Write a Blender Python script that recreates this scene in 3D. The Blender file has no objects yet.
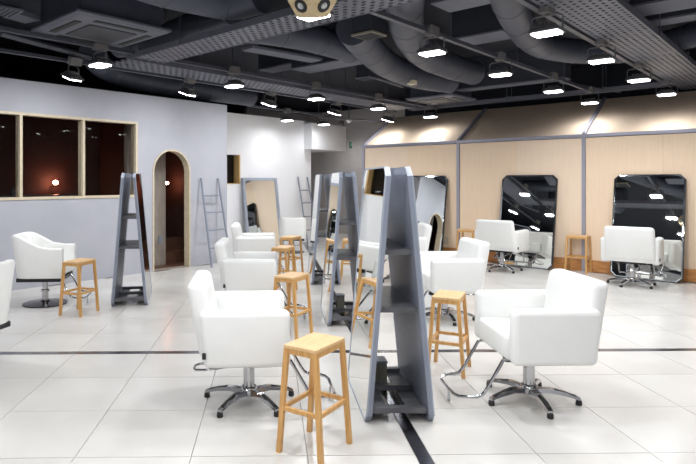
import bpy, bmesh, math, random
from mathutils import Vector, Matrix, Euler
random.seed(7)
R = math.radians
# ------------------------------------------------------------------ camera, world, exposure
FPX, CX, HZ, YAW, H = 573.0, 280.0, 180.0, R(1.0), 1.43
sc = bpy.context.scene
C = sc.collection
cam = bpy.data.cameras.new('camera')
cam.sensor_width = 36.0
cam.lens = FPX / 696.0 * 36.0
cam.shift_x = (348.0 - CX) / 696.0
cam.shift_y = -(232.0 - HZ) / 696.0
cam.clip_start = 0.05
camo = bpy.data.objects.new('camera', cam)
C.objects.link(camo)
camo.location = (0, 0, H)
camo.rotation_euler = (R(90), 0, -YAW)
sc.camera = camo
w = bpy.data.worlds.new('world')
sc.world = w
w.use_nodes = True
w.node_tree.nodes['Background'].inputs[0].default_value = (0.75, 0.8, 1.0, 1)
w.node_tree.nodes['Background'].inputs[1].default_value = 0.02
sc.view_settings.view_transform = 'Standard'
sc.view_settings.look = 'None'
sc.view_settings.exposure = 0.0
sc.view_settings.gamma = 1.0
sc.view_settings.use_curve_mapping = False
LAMP = 19.0       # radiance of a ceiling lamp's diffuser
BEAM = 14.2       # watts of the light each lamp throws down

E = Vector((math.sqrt(.5), math.sqrt(.5), 0))      # the building's north-east
S = Vector((math.sqrt(.5), -math.sqrt(.5), 0))     # the building's south-east
Z = Vector((0, 0, 1))


def P(px, py, z):
    """point of the ray through photo pixel (px, py) at height z (planning aid: real heights are known)"""
    zc = (H - z) * FPX / (py - HZ)
    xc = (px - CX) / FPX * zc
    return Vector((xc * math.cos(YAW) + zc * math.sin(YAW), zc * math.cos(YAW) - xc * math.sin(YAW), z))


# ------------------------------------------------------------------ materials
def mat(name, col, rough=.5, metal=0.0, col2=None, scale=8.0, stretch=(1, 1, 1), bump=0.0, bscale=60.0,
        spec=.5, coat=0.0, rot=(0, 0, 0), detail=3.0, ramp=(.35, .65)):
    m = bpy.data.materials.new(name)
    m.use_nodes = True
    nt = m.node_tree
    b = nt.nodes['Principled BSDF']
    b.inputs['Base Color'].default_value = (*col, 1)
    b.inputs['Roughness'].default_value = rough
    b.inputs['Metallic'].default_value = metal
    b.inputs['Specular IOR Level'].default_value = spec
    b.inputs['Coat Weight'].default_value = coat
    tc = nt.nodes.new('ShaderNodeTexCoord')
    mp = nt.nodes.new('ShaderNodeMapping')
    mp.inputs['Scale'].default_value = stretch
    mp.inputs['Rotation'].default_value = rot
    nt.links.new(tc.outputs['Object'], mp.inputs[0])
    if col2 is None:
        col2 = tuple(c * .93 for c in col)
    n = nt.nodes.new('ShaderNodeTexNoise')
    n.inputs['Scale'].default_value = scale
    n.inputs['Detail'].default_value = detail
    nt.links.new(mp.outputs[0], n.inputs['Vector'])
    r = nt.nodes.new('ShaderNodeValToRGB')
    r.color_ramp.elements[0].position = ramp[0]
    r.color_ramp.elements[1].position = ramp[1]
    r.color_ramp.elements[0].color = (*col, 1)
    r.color_ramp.elements[1].color = (*col2, 1)
    nt.links.new(n.outputs['Fac'], r.inputs[0])
    nt.links.new(r.outputs[0], b.inputs['Base Color'])
    if bump:
        n2 = nt.nodes.new('ShaderNodeTexNoise')
        n2.inputs['Scale'].default_value = bscale
        nt.links.new(mp.outputs[0], n2.inputs['Vector'])
        bp = nt.nodes.new('ShaderNodeBump')
        bp.inputs['Strength'].default_value = bump
        bp.inputs['Distance'].default_value = .01
        nt.links.new(n2.outputs['Fac'], bp.inputs['Height'])
        nt.links.new(bp.outputs[0], b.inputs['Normal'])
    return m


def emit(name, col, strength):
    m = bpy.data.materials.new(name)
    m.use_nodes = True
    nt = m.node_tree
    nt.nodes.clear()
    o = nt.nodes.new('ShaderNodeOutputMaterial')
    e = nt.nodes.new('ShaderNodeEmission')
    e.inputs[0].default_value = (*col, 1)
    e.inputs[1].default_value = strength
    nt.links.new(e.outputs[0], o.inputs[0])
    return m


M = {}
M['leather'] = mat('white_leather', (.81, .81, .795), .42, col2=(.79, .79, .775), scale=6, bump=.06, bscale=160)
M['leather2'] = mat('old_white_leather', (.80, .80, .78), .45, col2=(.78, .78, .76), scale=6, bump=.05, bscale=160)
M['chrome'] = mat('chrome', (.55, .55, .57), .14, 1.0, scale=3)
M['brushed'] = mat('brushed_aluminium', (.62, .63, .66), .28, 1.0, scale=9)
M['black'] = mat('black_plastic', (.012, .012, .014), .35, scale=20)
M['blackdisc'] = mat('dark_polished_disc', (.04, .037, .042), .12, 1.0, scale=5)
M['oak'] = mat('honey_oak', (.68, .39, .14), .42, col2=(.56, .29, .09), scale=5, stretch=(12, 12, 1.2), bump=.05)
M['oaktop'] = mat('honey_oak_top', (.76, .51, .27), .42, col2=(.67, .42, .20), scale=5, stretch=(2, 14, 2), bump=.05)
M['grey'] = mat('grey_paint', (.24, .265, .33), .42, col2=(.21, .235, .295), scale=3)
M['greyedge'] = mat('grey_paint_edge', (.36, .395, .47), .42, col2=(.32, .35, .42), scale=3)
M['greyshelf'] = mat('grey_shelf', (.12, .125, .135), .4, col2=(.08, .08, .09), scale=7, stretch=(1, 4, 1))
M['mirror'] = mat('mirror_glass', (.90, .93, .92), .015, 1.0, col2=(.90, .93, .92), scale=2)
M['bevel'] = mat('mirror_bevel', (.75, .82, .86), .06, 1.0, scale=2)
M['tile'] = mat('floor_tile', (.66, .645, .62), .20, col2=(.58, .56, .53), scale=1.6, detail=6, ramp=(.3, .75), bump=.02, bscale=8, spec=.35)
M['tile2'] = mat('floor_tile_b', (.645, .63, .605), .22, col2=(.57, .545, .515), scale=1.9, detail=6, ramp=(.3, .75), bump=.02, bscale=8, spec=.35)
M['grout'] = mat('grout', (.55, .51, .47), .8, scale=30)
M['strip'] = mat('dark_metal_strip', (.36, .36, .39), .22, 1.0, col2=(.22, .22, .25), scale=3, stretch=(3, 30, 1))
M['wallblue'] = mat('lilac_grey_plaster', (.42, .425, .475), .75, col2=(.45, .455, .505), scale=2.2, bump=.05, bscale=35)
M['wallwhite'] = mat('white_plaster', (.90, .90, .92), .75, col2=(.88, .88, .90), scale=2.2, bump=.04, bscale=35)
M['wallgrey'] = mat('grey_plaster', (.34, .34, .36), .75, col2=(.36, .35, .36), scale=2)
M['walltaupe'] = mat('taupe_wall', (.42, .39, .38), .7, col2=(.46, .43, .41), scale=3)
M['veneer'] = mat('pale_veneer', (.89, .69, .50), .45, col2=(.81, .62, .45), scale=4, stretch=(26, 26, .5), detail=4, ramp=(.3, .7))
M['veneer2'] = mat('pale_veneer_b', (.88, .71, .55), .45, col2=(.83, .65, .49), scale=4, stretch=(26, 26, .5), detail=4, ramp=(.3, .7))
M['baseboard'] = mat('orange_plywood', (.58, .27, .09), .5, col2=(.40, .17, .05), scale=3, stretch=(2, 2, 9), detail=5)
M['steel'] = mat('lilac_steel', (.36, .36, .44), .42, .3, scale=4)
M['framewood'] = mat('cream_frame_wood', (.66, .57, .42), .5, col2=(.60, .51, .37), scale=6, stretch=(3, 3, 3))
M['edgewood'] = mat('amber_edge_wood', (.62, .40, .16), .5, scale=6)
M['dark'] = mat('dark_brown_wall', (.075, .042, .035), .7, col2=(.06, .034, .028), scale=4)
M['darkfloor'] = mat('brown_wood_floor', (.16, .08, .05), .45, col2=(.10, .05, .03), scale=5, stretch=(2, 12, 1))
M['taupewood'] = mat('taupe_wood', (.34, .29, .25), .6, col2=(.25, .21, .18), scale=5, stretch=(3, 3, .7))
M['slab'] = mat('ceiling_slab_paint', (.015, .0175, .027), .85, col2=(.012, .014, .022), scale=4)
M['duct'] = mat('duct_grey', (.062, .071, .098), .5, .1, col2=(.05, .058, .082), scale=5)
M['beam'] = mat('beam_paint', (.028, .032, .046), .7, scale=4)
M['beampale'] = mat('beam_pale_paint', (.12, .128, .16), .65, scale=4)
M['tray'] = mat('tray_metal', (.135, .142, .175), .5, .2, scale=6)
M['track'] = mat('track_metal', (.085, .092, .115), .45, .3, scale=6)
M['ac'] = mat('ac_panel', (.12, .128, .16), .55, scale=5)
M['acgrille'] = mat('ac_grille', (.045, .047, .055), .6, scale=120, bump=.2, bscale=200)
M['driver'] = mat('driver_box', (.17, .16, .16), .5, scale=8)
M['housing'] = mat('lamp_housing', (.16, .16, .17), .4, .3, scale=8)
M['lens'] = emit('lamp_diffuser_light', (.97, .985, 1.0), LAMP)
M['glow'] = emit('bulb_glow', (1.0, .34, .20), 75)
M['exit'] = emit('exit_green', (.01, .16, .07), .5)
M['exitwhite'] = emit('exit_white', (.4, .6, .5), .5)
M['birch'] = mat('birch_ply', (.72, .58, .36), .5, col2=(.60, .45, .25), scale=5, stretch=(2, 2, 9))
M['cone'] = mat('speaker_cone', (.62, .64, .64), .35, .3, scale=9)
M['rubber'] = mat('black_rubber', (.015, .015, .015), .6, scale=9)
M['cream'] = mat('cream_plastic', (.72, .66, .48), .5, scale=9)
M['plate'] = mat('outlet_plate', (.60, .52, .42), .5, scale=9)
M['flange'] = mat('flange_beige', (.24, .22, .18), .5, scale=9)
M['box'] = mat('equipment_box', (.22, .21, .17), .5, scale=9)
g = bpy.data.materials.new('clear_glass')
g.use_nodes = True
nt = g.node_tree
nt.nodes.clear()
o_ = nt.nodes.new('ShaderNodeOutputMaterial')
mx = nt.nodes.new('ShaderNodeMixShader')
tr = nt.nodes.new('ShaderNodeBsdfTransparent')
gl = nt.nodes.new('ShaderNodeBsdfGlossy')
fr = nt.nodes.new('ShaderNodeFresnel')
fr.inputs[0].default_value = 1.2
gl.inputs['Roughness'].default_value = .02
nt.links.new(fr.outputs[0], mx.inputs[0])
nt.links.new(tr.outputs[0], mx.inputs[1])
nt.links.new(gl.outputs[0], mx.inputs[2])
nt.links.new(mx.outputs[0], o_.inputs[0])
M['glass'] = g


# ------------------------------------------------------------------ mesh helpers
class MB:
    def __init__(self):
        self.v, self.f = [], []

    def add(self, vs, fs):
        k = len(self.v)
        self.v += [Vector(p) for p in vs]
        self.f += [tuple(i + k for i in f) for f in fs]
        return self

    def box(self, c, s, rz=0.0, M4=None):
        vs = [Vector((x * s[0] / 2, y * s[1] / 2, z * s[2] / 2)) for x in (-1, 1) for y in (-1, 1) for z in (-1, 1)]
        m = M4 if M4 is not None else Matrix.Rotation(rz, 3, 'Z')
        vs = [m @ p + Vector(c) for p in vs]
        return self.add(vs, [(0, 1, 3, 2), (4, 6, 7, 5), (0, 4, 5, 1), (2, 3, 7, 6), (0, 2, 6, 4), (1, 5, 7, 3)])

    def rbox(self, c, s, r=.02, seg=3, rz=0.0, deform=None, M4=None):
        bm = bmesh.new()
        bmesh.ops.create_cube(bm, size=1)
        for v in bm.verts:
            v.co = Vector((v.co.x * s[0], v.co.y * s[1], v.co.z * s[2]))
            if deform:
                v.co = Vector(deform(v.co))
        bmesh.ops.bevel(bm, geom=bm.edges[:], offset=r, segments=seg, profile=.5, affect='EDGES')
        m = M4 if M4 is not None else Matrix.Rotation(rz, 3, 'Z')
        vs = [m @ v.co + Vector(c) for v in bm.verts]
        bm.verts.index_update()
        fs = [tuple(v.index for v in f.verts) for f in bm.faces]
        bm.free()
        return self.add(vs, fs)

    def bar(self, a, b, wd, th, up=Z):
        """square bar from a to b"""
        a, b = Vector(a), Vector(b)
        d = (b - a)
        L = d.length
        d.normalize()
        side = d.cross(Vector(up))
        if side.length < 1e-4:
            side = Vector((1, 0, 0))
        side.normalize()
        u = side.cross(d)
        m = Matrix((side, d, u)).transposed()
        return self.box((a + b) / 2, (wd, L, th), M4=m)

    def tube(self, pts, r, n=10, cap=True):
        pts = [Vector(p) for p in pts]
        rr = r if isinstance(r, (list, tuple)) else [r] * len(pts)
        rings = []
        prev = None
        for i, p in enumerate(pts):
            d = (pts[min(i + 1, len(pts) - 1)] - pts[max(i - 1, 0)]).normalized()
            if prev is None:
                a = d.orthogonal().normalized()
            else:
                a = prev - d * prev.dot(d)
                a.normalize()
            prev = a
            b = d.cross(a)
            rings.append([p + (a * math.cos(t) + b * math.sin(t)) * rr[i] for t in [2 * math.pi * k / n for k in range(n)]])
        vs = [q for ring in rings for q in ring]
        fs = []
        for i in range(len(pts) - 1):
            for k in range(n):
                fs.append((i * n + k, i * n + (k + 1) % n, (i + 1) * n + (k + 1) % n, (i + 1) * n + k))
        if cap:
            fs.append(tuple(reversed(range(n))))
            fs.append(tuple((len(pts) - 1) * n + k for k in range(n)))
        return self.add(vs, fs)

    def lathe(self, prof, n=24, c=(0, 0, 0)):
        vs, fs = [], []
        for r, z in prof:
            for k in range(n):
                t = 2 * math.pi * k / n
                vs.append(Vector((r * math.cos(t), r * math.sin(t), z)) + Vector(c))
        for i in range(len(prof) - 1):
            for k in range(n):
                fs.append((i * n + k, i * n + (k + 1) % n, (i + 1) * n + (k + 1) % n, (i + 1) * n + k))
        fs.append(tuple(reversed(range(n))))
        fs.append(tuple((len(prof) - 1) * n + k for k in range(n)))
        return self.add(vs, fs)

    def prism(self, poly, fn, n0, n1):
        """poly of (s, z) extruded along n; fn(s, n, z) -> world"""
        k = len(poly)
        vs = [fn(s, n0, z) for s, z in poly] + [fn(s, n1, z) for s, z in poly]
        fs = [tuple(range(k)), tuple(reversed(range(k, 2 * k)))]
        fs += [(i, k + i, k + (i + 1) % k, (i + 1) % k) for i in range(k)]
        return self.add(vs, fs)

    def build(self, name, m, parent=None, smooth=False, loc=None, mesh_only=False):
        me = bpy.data.meshes.new(name)
        me.from_pydata([tuple(v) for v in self.v], [], self.f)
        bm = bmesh.new()
        bm.from_mesh(me)
        bmesh.ops.recalc_face_normals(bm, faces=bm.faces[:])
        bm.to_mesh(me)
        bm.free()
        me.materials.append(M[m] if isinstance(m, str) else m)
        if smooth:
            for p in me.polygons:
                p.use_smooth = True
            me.set_sharp_from_angle(angle=R(38))
        if mesh_only:
            return me
        return link(name, me, parent, loc)


def link(name, me, parent=None, loc=None):
    o = bpy.data.objects.new(name, me)
    C.objects.link(o)
    if parent:
        o.parent = parent
    if loc is not None:
        o.location = loc
    return o


def thing(name, label, cat, loc=(0, 0, 0), rz=0.0, group=None):
    o = bpy.data.objects.new(name, None)
    o.empty_display_size = .1
    C.objects.link(o)
    o.location = loc
    o.rotation_euler = (0, 0, rz)
    return tag(o, label, cat, group)


def tag(o, label, cat, group=None):
    o['label'] = label
    o['category'] = cat
    if group:
        o['group'] = group
    return o


def struct(o):
    o['kind'] = 'structure'
    return o


def dup(root, loc, rz, label, group=None):
    r = root.copy()
    C.objects.link(r)
    r.location = loc
    r.rotation_euler = (0, 0, rz)
    r['label'] = label
    if group:
        r['group'] = group
    for ch in list(root.children):
        c = ch.copy()
        C.objects.link(c)
        c.parent = r
        for gch in list(ch.children):
            d = gch.copy()
            C.objects.link(d)
            d.parent = c
    return r


def frame(O, s_dir, n_dir):
    O = Vector((O[0], O[1], 0))
    return lambda s, n, z: O + s_dir * s + n_dir * n + Z * z


# ================================================================== FLOOR
JX0, JY0, TP, SW = .793, 4.77, .6, .0375
fl = struct(MB().box((0.75, 6.5, -.06), (17.5, 21, .10)).build('floor', 'grout'))
GAP = .0011
bv = .0016


def tile_mesh(sx, sy):
    bm = bmesh.new()
    bmesh.ops.create_cube(bm, size=1)
    for v in bm.verts:
        v.co = Vector((v.co.x * sx, v.co.y * sy, v.co.z * .012))
        if v.co.z > 0:
            v.co.x -= math.copysign(bv, v.co.x)
            v.co.y -= math.copysign(bv, v.co.y)
    me = bpy.data.meshes.new('tile')
    bm.to_mesh(me)
    bm.free()
    return me


meshes = {}
cells = []
for i in range(-13, 14):
    x0, x1 = JX0 + i * TP, JX0 + (i + 1) * TP
    if i == 0: x0 += SW
    if i == -1: x1 -= SW
    for j in range(-14, 21):
        y0, y1 = JY0 + j * TP, JY0 + (j + 1) * TP
        if j == 0: y0 += SW
        if j == -1: y1 -= SW
        cx, cy = (x0 + x1) / 2, (y0 + y1) / 2
        if cx < -7 or cx > 9 or cy < -3.5 or cy > 16.5:
            continue
        if cy - cx > 10.8 - .2 and cx < -.7: continue
        if cy - cx > 12.4 and cx < .9: continue
        if cx + cy > 13.9 and cx > 1.9: continue
        vis = cy > 2.6 and -.50 < cx / max(cy, .1) < .78
        cells.append((0 if vis else 1, cy, cx, x0, x1, y0, y1))
cells.sort()
rest = MB()
for k, (vs_, cy, cx, x0, x1, y0, y1) in enumerate(cells):
    sx, sy = round(x1 - x0 - 2 * GAP, 4), round(y1 - y0 - 2 * GAP, 4)
    if k < 290 and vs_ == 0:
        key = (sx, sy, random.random() < .5)
        if key not in meshes:
            me = tile_mesh(sx, sy)
            me.materials.append(M['tile' if key[2] else 'tile2'])
            meshes[key] = me
        o = link('tile', meshes[key], fl, (cx, cy, -.006 + random.uniform(-.0004, .0)))
        o.rotation_euler = (0, 0, 0 if abs(sx - sy) > 1e-3 else random.choice([0, math.pi / 2, math.pi]))
    else:
        rest.box((cx, cy, -.006), (sx, sy, .012))
o = rest.build('tile_field', 'tile', fl)
o['kind'] = 'stuff'
struct(MB().box((.5, JY0, -.004), (13, 2 * SW - .004, .010)).build('trim_1', 'strip'))
for k, (ya, yb) in enumerate([(-3, JY0 - SW), (JY0 + SW, 13)]):
    struct(MB().box((JX0, (ya + yb) / 2, -.004), (2 * SW - .004, yb - ya - .002, .010)).build('trim_%d' % (k + 2), 'strip'))

# ================================================================== LEFT WALL (Y - X = 10.8)
TOP = 2.74
LW = frame((0, 10.8), E, -S)          # n grows away from the salon
TH = .12
SL, SR = -2.86 - .87 * 3, -2.86       # window run
WB, WT = 1.17, 2.315
A0, A1, AR = -2.589, -1.864, .3625
ac_, ar_ = (A0 + A1) / 2, AR
ZSP = 1.92 - AR
mb = MB()
mb.prism([(-8.3, 0), (SL, 0), (SL, TOP), (-8.3, TOP)], LW, 0, TH)
mb.prism([(SL, 0), (SR, 0), (SR, WB), (SL, WB)], LW, 0, TH)
mb.prism([(SL, WT), (SR, WT), (SR, TOP), (SL, TOP)], LW, 0, TH)
mb.prism([(SR, 0), (A0, 0), (A0, TOP), (SR, TOP)], LW, 0, TH)
NA = 24
arc = [(ac_ + ar_ * math.cos(math.pi - math.pi * k / NA), ZSP + ar_ * math.sin(math.pi * k / NA)) for k in range(NA + 1)]
for k in range(NA):
    mb.prism([arc[k], arc[k + 1], (arc[k + 1][0], TOP), (arc[k][0], TOP)], LW, 0, TH)
mb.prism([(A1, 0), (-1.065, 0), (-1.065, TOP), (A1, TOP)], LW, 0, TH)
# return of the wall at its free end, running back to the white wall
mb.prism([(-1.065 - TH, 0), (-1.065, 0), (-1.065, TOP), (-1.065 - TH, TOP)], LW, TH, 1.0)
struct(mb.build('wall_left', 'wallblue'))
# window: frame, mullions, three panes and more toward the left
win = struct(MB().prism([(SL, WB), (SR, WB), (SR, WB + .035), (SL, WB + .035)], LW, -.012, TH + .01).build('window_1', 'framewood'))
MB().prism([(SL, WT - .035), (SR, WT - .035), (SR, WT), (SL, WT)], LW, -.012, TH + .01).build('frame_head', 'framewood', win)
for k in range(4):
    s = SR - .87 * k
    c0 = s - .035 if k == 0 else s - .02
    MB().prism([(c0, WB + .035), (c0 + .035, WB + .035), (c0 + .035, WT - .035), (c0, WT - .035)], LW, -.012, TH + .01).build('mullion', 'framewood', win)
for k in range(3):
    s1 = SR - .87 * k - (.036 if k == 0 else .021)
    s0 = SR - .87 * (k + 1) + .016
    MB().prism([(s0, WB + .036), (s1, WB + .036), (s1, WT - .036), (s0, WT - .036)], LW, .05, .056).build('pane', 'glass', win)
# arched door frame
arco = [(ac_ + (ar_ - .024) * math.cos(math.pi - math.pi * k / NA), ZSP + (ar_ - .024) * math.sin(math.pi * k / NA)) for k in range(NA + 1)]
mb = MB()
for k in range(NA):
    mb.prism([arc[k], arc[k + 1], arco[k + 1], arco[k]], LW, -.012, TH + .01)
mb.prism([(A0, 0), (A0 + .024, 0), (A0 + .024, ZSP), (A0, ZSP)], LW, -.012, TH + .01)
mb.prism([(A1 - .024, 0), (A1, 0), (A1, ZSP), (A1 - .024, ZSP)], LW, -.012, TH + .01)
door = struct(mb.build('door_1', 'framewood'))
MB().prism([(A0 + .03, .0), (A1 - .03, .0), (A1 - .03, .012), (A0 + .03, .012)], LW, 0, TH).build('threshold', 'taupewood', door)

# dark room behind it
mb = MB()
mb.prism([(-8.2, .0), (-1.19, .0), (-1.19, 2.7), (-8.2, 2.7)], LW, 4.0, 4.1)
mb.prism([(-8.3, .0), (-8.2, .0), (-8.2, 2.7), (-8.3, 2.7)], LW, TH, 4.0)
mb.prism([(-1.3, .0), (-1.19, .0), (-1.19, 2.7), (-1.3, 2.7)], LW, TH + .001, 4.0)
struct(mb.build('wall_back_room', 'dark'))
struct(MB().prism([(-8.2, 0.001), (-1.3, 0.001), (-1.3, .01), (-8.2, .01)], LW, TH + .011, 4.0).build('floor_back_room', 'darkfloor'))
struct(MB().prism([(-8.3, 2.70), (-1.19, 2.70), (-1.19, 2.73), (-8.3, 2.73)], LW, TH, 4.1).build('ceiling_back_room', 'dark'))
# taupe pier just behind the arch, with a switch plate
t = thing('wooden_partition', 'taupe wooden partition standing behind the left side of the arched doorway', 'partition', LW(-2.62, .5, .011))
MB().prism([(-2.42, 0.011), (-2.055, 0.011), (-2.055, 2.65), (-2.42, 2.65)], lambda s, n, z: LW(s, n, z) - t.location, .42, .50).build('board', 'taupewood', t)
MB().prism([(-2.79, 0.011), (-2.425, 0.011), (-2.425, 2.65), (-2.79, 2.65)], lambda s, n, z: LW(s, n, z) - t.location, .42, .50).build('board', 'taupewood', t)
MB().prism([(-2.20, .38), (-2.13, .38), (-2.13, .50), (-2.20, .50)], lambda s, n, z: LW(s, n, z) - t.location, .405, .42).build('switch_plate', 'grey', t)
# steps inside
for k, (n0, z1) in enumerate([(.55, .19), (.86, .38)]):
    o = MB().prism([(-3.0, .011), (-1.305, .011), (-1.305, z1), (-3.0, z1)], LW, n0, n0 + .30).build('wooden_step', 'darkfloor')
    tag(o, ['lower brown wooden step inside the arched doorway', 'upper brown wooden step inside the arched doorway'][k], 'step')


def bulb(pos, label, k_=1.0):
    t = thing('wall_lamp', label, 'lamp', pos)
    mb = MB()
    mb.lathe([(.012, -.045 * k_), (.04 * k_, -.03 * k_), (.05 * k_, 0), (.04 * k_, .03 * k_), (.012, .045 * k_)], 16)
    mb.build('bulb', 'glow', t, True)
    MB().lathe([(.03, -.09), (.03, -.052)], 12).build('socket', 'black', t, True)
    MB().bar((0, 0, -.08), Vector((-.2, .2, -.08)), .02, .02).build('arm', 'black', t)
    return t


def Pn(px, py, c):
    """point of a photo ray on the vertical plane Y - X = c"""
    tt = math.tan(math.atan((px - CX) / FPX) + YAW)
    Y = c / (1 - tt)
    X = tt * Y
    zc = X * math.sin(YAW) + Y * math.cos(YAW)
    return Vector((X, Y, H + (HZ - py) / FPX * zc))


bulb(Pn(55.5, 182.5, 16.15), 'glowing reddish lamp seen through the middle window pane')
bulb(Pn(167.2, 183, 12.42), 'glowing reddish lamp seen through the arched doorway', .6)
# counter and bottles in the dark room
t = thing('dark_counter', 'dark counter standing inside the dim room behind the window', 'counter', LW(-4.4, 1.15, 0.01))
rel = lambda s, n, z: LW(s, n, z) - t.location
MB().prism([(-5.6, 1.16), (-3.3, 1.16), (-3.3, 1.20), (-5.6, 1.20)], rel, .85, 1.35).build('worktop', 'black', t)
MB().prism([(-5.55, .01), (-3.35, .01), (-3.35, 1.16), (-5.55, 1.16)], rel, .9, 1.3).build('cabinet_body', 'dark', t)
for k, (s, hh) in enumerate([(-4.32, .13), (-4.22, .10)]):
    o = MB().lathe([(.035, 0), (.04, .02), (.04, hh * .6), (.015, hh * .8), (.015, hh)], 14).build('bottle', 'black', None, True, LW(s, 1.0, 1.2))
    tag(o, ['taller dark bottle on the counter in front of the reddish lamp', 'shorter dark bottle on the counter beside the taller one'][k], 'bottle')

# ================================================================== WHITE WALL (Y - X = 12.3)
WW = frame((0, 12.3), E, -S)
HT = 2.78
mb = MB()
mb.prism([(-2.12, 0), (1.342, 0), (1.342, 1.35), (-2.12, 1.35)], WW, 0, .14)
mb.prism([(-2.12, 1.94), (1.342, 1.94), (1.342, HT), (-2.12, HT)], WW, 0, .14)
mb.prism([(-.865, 1.35), (1.342, 1.35), (1.342, 1.94), (-.865, 1.94)], WW, 0, .14)
mb.prism([(1.202, 0), (1.342, 0), (1.342, HT), (1.202, HT)], WW, .14, 2.2)
struct(mb.build('wall_back', 'wallwhite'))
wn = struct(MB().prism([(-.90, 1.35), (-.865, 1.35), (-.865, 1.94), (-.90, 1.94)], WW, -.01, .16).build('window_2', 'edgewood'))
MB().prism([(-1.6, 1.35), (-.90, 1.35), (-.90, 1.365), (-1.6, 1.365)], WW, -.01, .15).build('sill', 'edgewood', wn)
MB().prism([(-1.6, 1.365), (-.9, 1.365), (-.9, 1.94), (-1.6, 1.94)], WW, .10, .105).build('pane', 'glass', wn)
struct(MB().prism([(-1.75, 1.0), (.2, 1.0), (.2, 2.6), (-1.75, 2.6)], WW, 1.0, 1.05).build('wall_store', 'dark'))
# bulkhead box over the corridor
mb = MB()
mb.prism([(1.10, 2.13), (2.36, 2.13), (2.36, 2.72), (1.10, 2.72)], WW, -.24, -.002)
mb.prism([(1.343, 2.13), (2.36, 2.13), (2.36, 2.72), (1.343, 2.72)], WW, -.002, 1.0)
struct(mb.build('wall_bulkhead', 'wallwhite'))
struct(MB().prism([(1.35, 0), (4.2, 0), (4.2, 3.3), (1.35, 3.3)], WW, 2.2, 2.3).build('wall_corridor', 'wallgrey'))
CW = frame((1.85, 15.85), S, E)
struct(MB().prism([(-1.0, 0), (3.2, 0), (3.2, 3.3), (-1.0, 3.3)], CW, -.2, -.1).build('wall_passage', 'walltaupe'))
# exit sign
ps = Pn(350.5, 145, 12.35)
t = thing('exit_sign', 'small green emergency exit sign beside the white bulkhead', 'sign', ps, R(45))
MB().box((0, 0, 0), (.09, .03, .16)).build('sign_body', 'black', t)
MB().box((0, -.017, .0), (.075, .004, .14)).build('sign_face', 'exit', t)
mb = MB()
mb.lathe([(.012, 0), (.012, .003)], 10, (0, 0, 0))
m_ = MB()
for v in mb.v: pass
m_.box((.0, -.021, .045), (.022, .003, .022)).box((-.005, -.021, .015), (.018, .003, .04))
m_.bar((-.01, -.021, 0), (-.03, -.021, -.04), .012, .003, up=(0, 1, 0)).bar((0, -.021, 0), (.022, -.021, -.035), .012, .003, up=(0, 1, 0))
m_.bar((-.005, -.021, .03), (.025, -.021, .015), .01, .003, up=(0, 1, 0))
m_.build('pictogram', 'exitwhite', t)

# ================================================================== WOOD WALL (X + Y = 13.85)
RW = frame((4.893 + .037, 8.957 - .037), S, E)
BAY = 2.108
BT = 2.15
wr = struct(MB().prism([(-2 * BAY, 0), (3 * BAY, 0), (3 * BAY, BT - .03), (-2 * BAY, BT - .03)], RW, .03, .12).build('wall_right', 'walltaupe'))
k = 0
for b in range(-2, 3):
    for h_ in range(2):
        s0 = b * BAY + h_ * BAY / 2 + (.028 if h_ == 0 else .001)
        s1 = b * BAY + (h_ + 1) * BAY / 2 - (.028 if h_ == 1 else .001)
        MB().prism([(s0, .18), (s1, .18), (s1, BT - .06), (s0, BT - .06)], RW, 0.004, .03).build('veneer_panel', 'veneer2' if (k * 7) % 3 == 0 else 'veneer', wr)
        k += 1
for b in range(-2, 4):
    s = b * BAY
    MB().prism([(s - .025, 0), (s + .025, 0), (s + .025, BT - .05), (s - .025, BT - .05)], RW, -.02, .03).build('steel_post', 'steel', wr)
MB().prism([(-2 * BAY - .025, BT - .05), (3 * BAY + .025, BT - .05), (3 * BAY + .025, BT), (-2 * BAY - .025, BT)], RW, -.03, .03).build('steel_beam', 'steel', wr)
# sloped roof sheets and rafters (rising away from the salon)
RN, RZ = 1.15, 2.15 + 1.15 * .59
for b in range(-2, 3):
    for h_ in range(2):
        s0 = b * BAY + h_ * BAY / 2 + (.03 if h_ == 0 else .001)
        s1 = b * BAY + (h_ + 1) * BAY / 2 - (.03 if h_ == 1 else .001)
        mb = MB()
        vs = [RW(s, n, z) for s in (s0, s1) for n, z in ((.035, BT - .005), (RN, RZ - .005), (RN, RZ - .03), (.035, BT - .03))]
        mb.add(vs, [(0, 1, 2, 3), (7, 6, 5, 4), (0, 4, 5, 1), (1, 5, 6, 2), (2, 6, 7, 3), (3, 7, 4, 0)])
        mb.build('roof_panel', 'veneer2', wr)
for b in range(-2, 4):
    s = b * BAY
    MB().bar(RW(s, 0, BT), RW(s, RN, RZ), .05, .05).build('steel_rafter', 'steel', wr)
MB().prism([(-2 * BAY, 0), (-2 * BAY + .03, 0), (-2 * BAY + .03, BT - .05), (-2 * BAY, BT - .05)], RW, .12, 3.2).build('side_sheet', 'veneer', wr)
struct(MB().prism([(-2 * BAY + .026, 0.0), (3 * BAY, 0), (3 * BAY, .178), (-2 * BAY + .026, .178)], RW, -.019, .004).build('baseboard_right', 'baseboard'))
# upper void behind the roof
struct(MB().prism([(-2 * BAY, 2.1), (3 * BAY, 2.1), (3 * BAY, 3.5), (-2 * BAY, 3.5)], RW, 1.6, 1.7).build('wall_upper', 'slab'))
# outlet
t = thing('wall_outlet', 'small beige wall outlet low on the veneer wall between mirror and steel post', 'outlet', RW(-2.34, .003, .31), R(-45))
MB().rbox((0, -.004, 0), (.075, .008, .12), .003, 2).build('cover_plate', 'plate', t)
mb = MB()
mb.box((0, -.010, .022), (.03, .005, .026)).box((0, -.010, -.022), (.03, .005, .026))
mb.build('socket', 'cream', t)

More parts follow.
